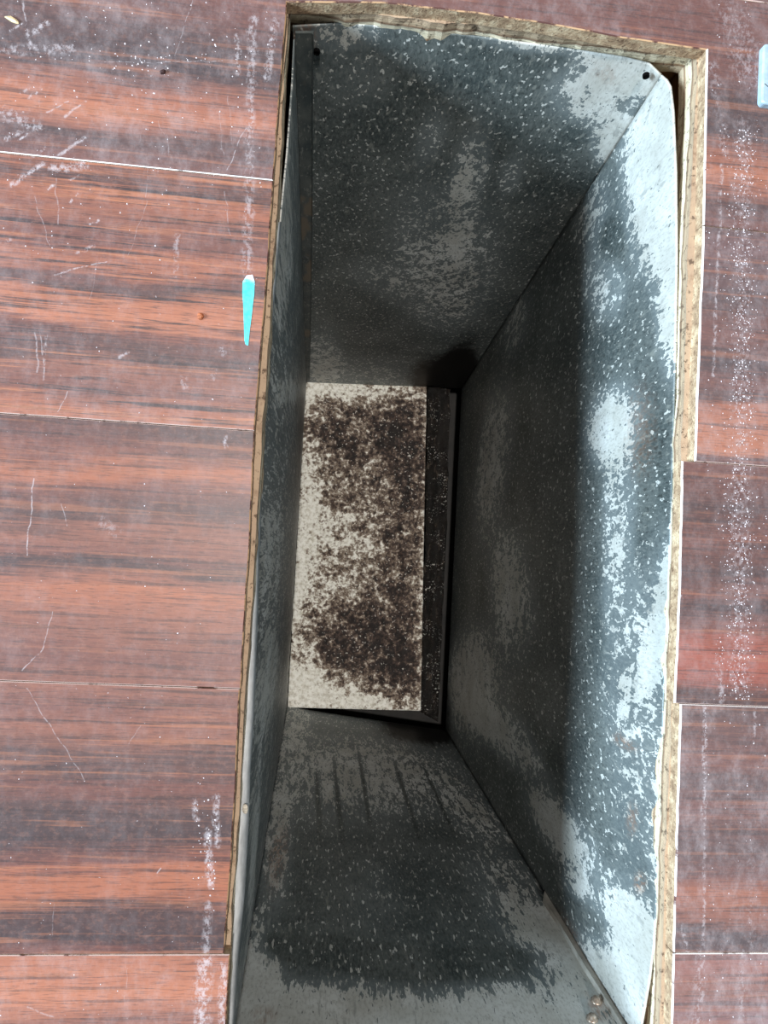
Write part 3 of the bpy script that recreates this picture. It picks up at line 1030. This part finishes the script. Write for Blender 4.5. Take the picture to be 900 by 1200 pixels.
tag(o, 'torn pointed sliver of bright blue tape on the left planks', 'tape')

# pale blue plastic piece lying at the right edge of the view
PM = NT('pale_blue_plastic')
pnz = PM.noise(PM.obj_co(), 200, 4, .6)
PLAS = PM.set(PM.mix(PM.ss(pnz, .3, .7), lin((150, 172, 188)), lin((172, 192, 206))), .4, 0, .5)
a, b = at(895, 50, .004), at(895, 121, .004)
piece = bpy.data.objects.new('plastic_cover', None)
C.objects.link(piece)
piece.location = (a.x + .02, (a.y + b.y) / 2, 0)
bm = bmesh.new()
X0, X1, Y0_, Y1_ = a.x, a.x + .045, b.y, a.y


def rounded(inset, z, rad):
    vs = []
    for cx, cy, a0 in ((X1 - rad, Y1_ - rad, 0), (X0 + rad, Y1_ - rad, 90), (X0 + rad, Y0_ + rad, 180), (X1 - rad, Y0_ + rad, 270)):
        for k in range(5):
            t_ = math.radians(a0 + k * 22.5)
            vs.append(bm.verts.new(Vector((cx + (rad - inset) * math.cos(t_), cy + (rad - inset) * math.sin(t_), z)) - piece.location))
    return vs


ringsp = [rounded(0, .0002, .0024), rounded(0, .0032, .0024), rounded(.0003, .0037, .0024), rounded(.0009, .0040, .0024)]
for u_, v_ in zip(ringsp, ringsp[1:]):
    for k in range(20):
        bm.faces.new((u_[k], u_[(k + 1) % 20], v_[(k + 1) % 20], v_[k]))
bm.faces.new(ringsp[-1])
bm.faces.new(ringsp[0][::-1])
bm_obj('cover_body', bm, PLAS, piece, False)
bm = bmesh.new()
c0, c1 = at(895, 97, .0040), at(904, 105, .0040)
d = (c1 - c0).normalized()
c0, c1 = c0 + d * .0006, c1 + d * .006
nrm = Vector((-d.y, d.x, 0)) * .00018
vs = [bm.verts.new(p - piece.location + Vector((0, 0, dz))) for dz in (-.0004, .00005) for p in (c0 - nrm, c1 - nrm, c1 + nrm, c0 + nrm)]
for f in ((0, 1, 2, 3), (4, 5, 6, 7), (0, 1, 5, 4), (1, 2, 6, 5), (2, 3, 7, 6), (3, 0, 4, 7)):
    bm.faces.new([vs[i] for i in f])
bm_obj('groove', bm, BLACK, piece)
tag(piece, 'pale blue plastic piece with rounded corners at the right edge', 'plastic piece')


def chip(name, px, py, lx, ly, rot, hgt, col, label, cat):
    t = NT(name + '_material')
    n = t.noise(t.mapping(t.obj_co(), scale=(300, 900, 300)), 1.0, 4, .6)
    m = t.set(t.ramp(n, [(.35, lin(tuple(int(c * .72) for c in col))), (.65, lin(col))]), .7, 0, .3)
    p = at(px, py)
    bm = bmesh.new()
    bmesh.ops.create_icosphere(bm, subdivisions=2, radius=1)
    for v in bm.verts:
        k = 1 + .25 * mnoise.noise(v.co * 1.7 + Vector((px, py, 0)))
        v.co = Vector((v.co.x * lx * k, v.co.y * ly * k, max(v.co.z, -.35) * hgt * k))
    zmin = min(v.co.z for v in bm.verts)
    for v in bm.verts:
        v.co.z -= zmin
    o = bm_obj(name, bm, m)
    o.location = p
    o.rotation_euler.z = rot
    return tag(o, label, cat)


chip('wood_chip', 15, 24, .0036, .0012, -.35, .0010, (238, 214, 170), 'pale yellow wood chip on the plank near the top left corner', 'wood chip')
chip('bark_crumb', 235, 371, .0018, .0018, .4, .0011, (176, 104, 70), 'small reddish brown crumb left of the blue tape', 'crumb')
chip('lint_crumb', 191, 85, .0016, .0011, .4, .0010, (66, 44, 44), 'small dark crumb on the top left plank', 'crumb')
o = chip('plaster_crumb', 297, 898, .0016, .0026, .1, .0010, (206, 198, 184), 'small pale plaster crumb stuck on the lip left of the duct', 'crumb')
o.location = at(285, 948, RZT - .004) + Vector((.001, 0, -.001))

# white grit scattered over the boards (uncountable)
GT = NT('white_grit')
GRIT = GT.set(lin((206, 198, 204)), .6, 0, .4)
bm = bmesh.new()


def grit(px, py, r):
    p = at(px, py)
    if HX0 - .006 < p.x < HX1 + .004 and HY0 < p.y < HY1 + .006:
        return
    s = r * .00038
    a0 = random.uniform(0, 6.28)
    base = [bm.verts.new(p + Vector((s * math.cos(a0 + k * 1.571) * random.uniform(.5, 1.2), s * math.sin(a0 + k * 1.571) * random.uniform(.5, 1.2), 0))) for k in range(4)]
    top = bm.verts.new(p + Vector((0, 0, s * .5)))
    for k in range(4):
        bm.faces.new((base[k], base[(k + 1) % 4], top))
    bm.faces.new(base[::-1])


for _ in range(1100):
    y = random.uniform(150, 820)
    cx = 872 - (y - 150) * .012
    grit(random.gauss(cx, 9 if y < 500 else 11), y, random.choice((.6, .7, .8, .9, 1.1, 1.5)))
for _ in range(160):
    grit(random.uniform(825, 900), random.uniform(0, 1200), random.choice((.6, .8, 1.0, 1.3)))
for _ in range(170):
    grit(random.uniform(0, 335), abs(random.gauss(0, 160)), random.choice((.6, .8, 1.0, 1.3)))
for _ in range(60):
    grit(random.gauss(180, 40), random.gauss(70, 10), random.choice((.6, .8, 1.0, 1.5)))
for _ in range(90):
    grit(random.uniform(0, 300), random.uniform(200, 1200), random.choice((.5, .7, .9, 1.2)))
for _ in range(50):
    grit(random.gauss(246, 8), random.gauss(985, 40), random.choice((.7, 1.0, 1.6)))
o = bm_obj('white_grit', bm, GRIT)
o['kind'] = 'stuff'
tag(o, 'fine white grit and dust specks scattered over the wooden planks', 'grit')
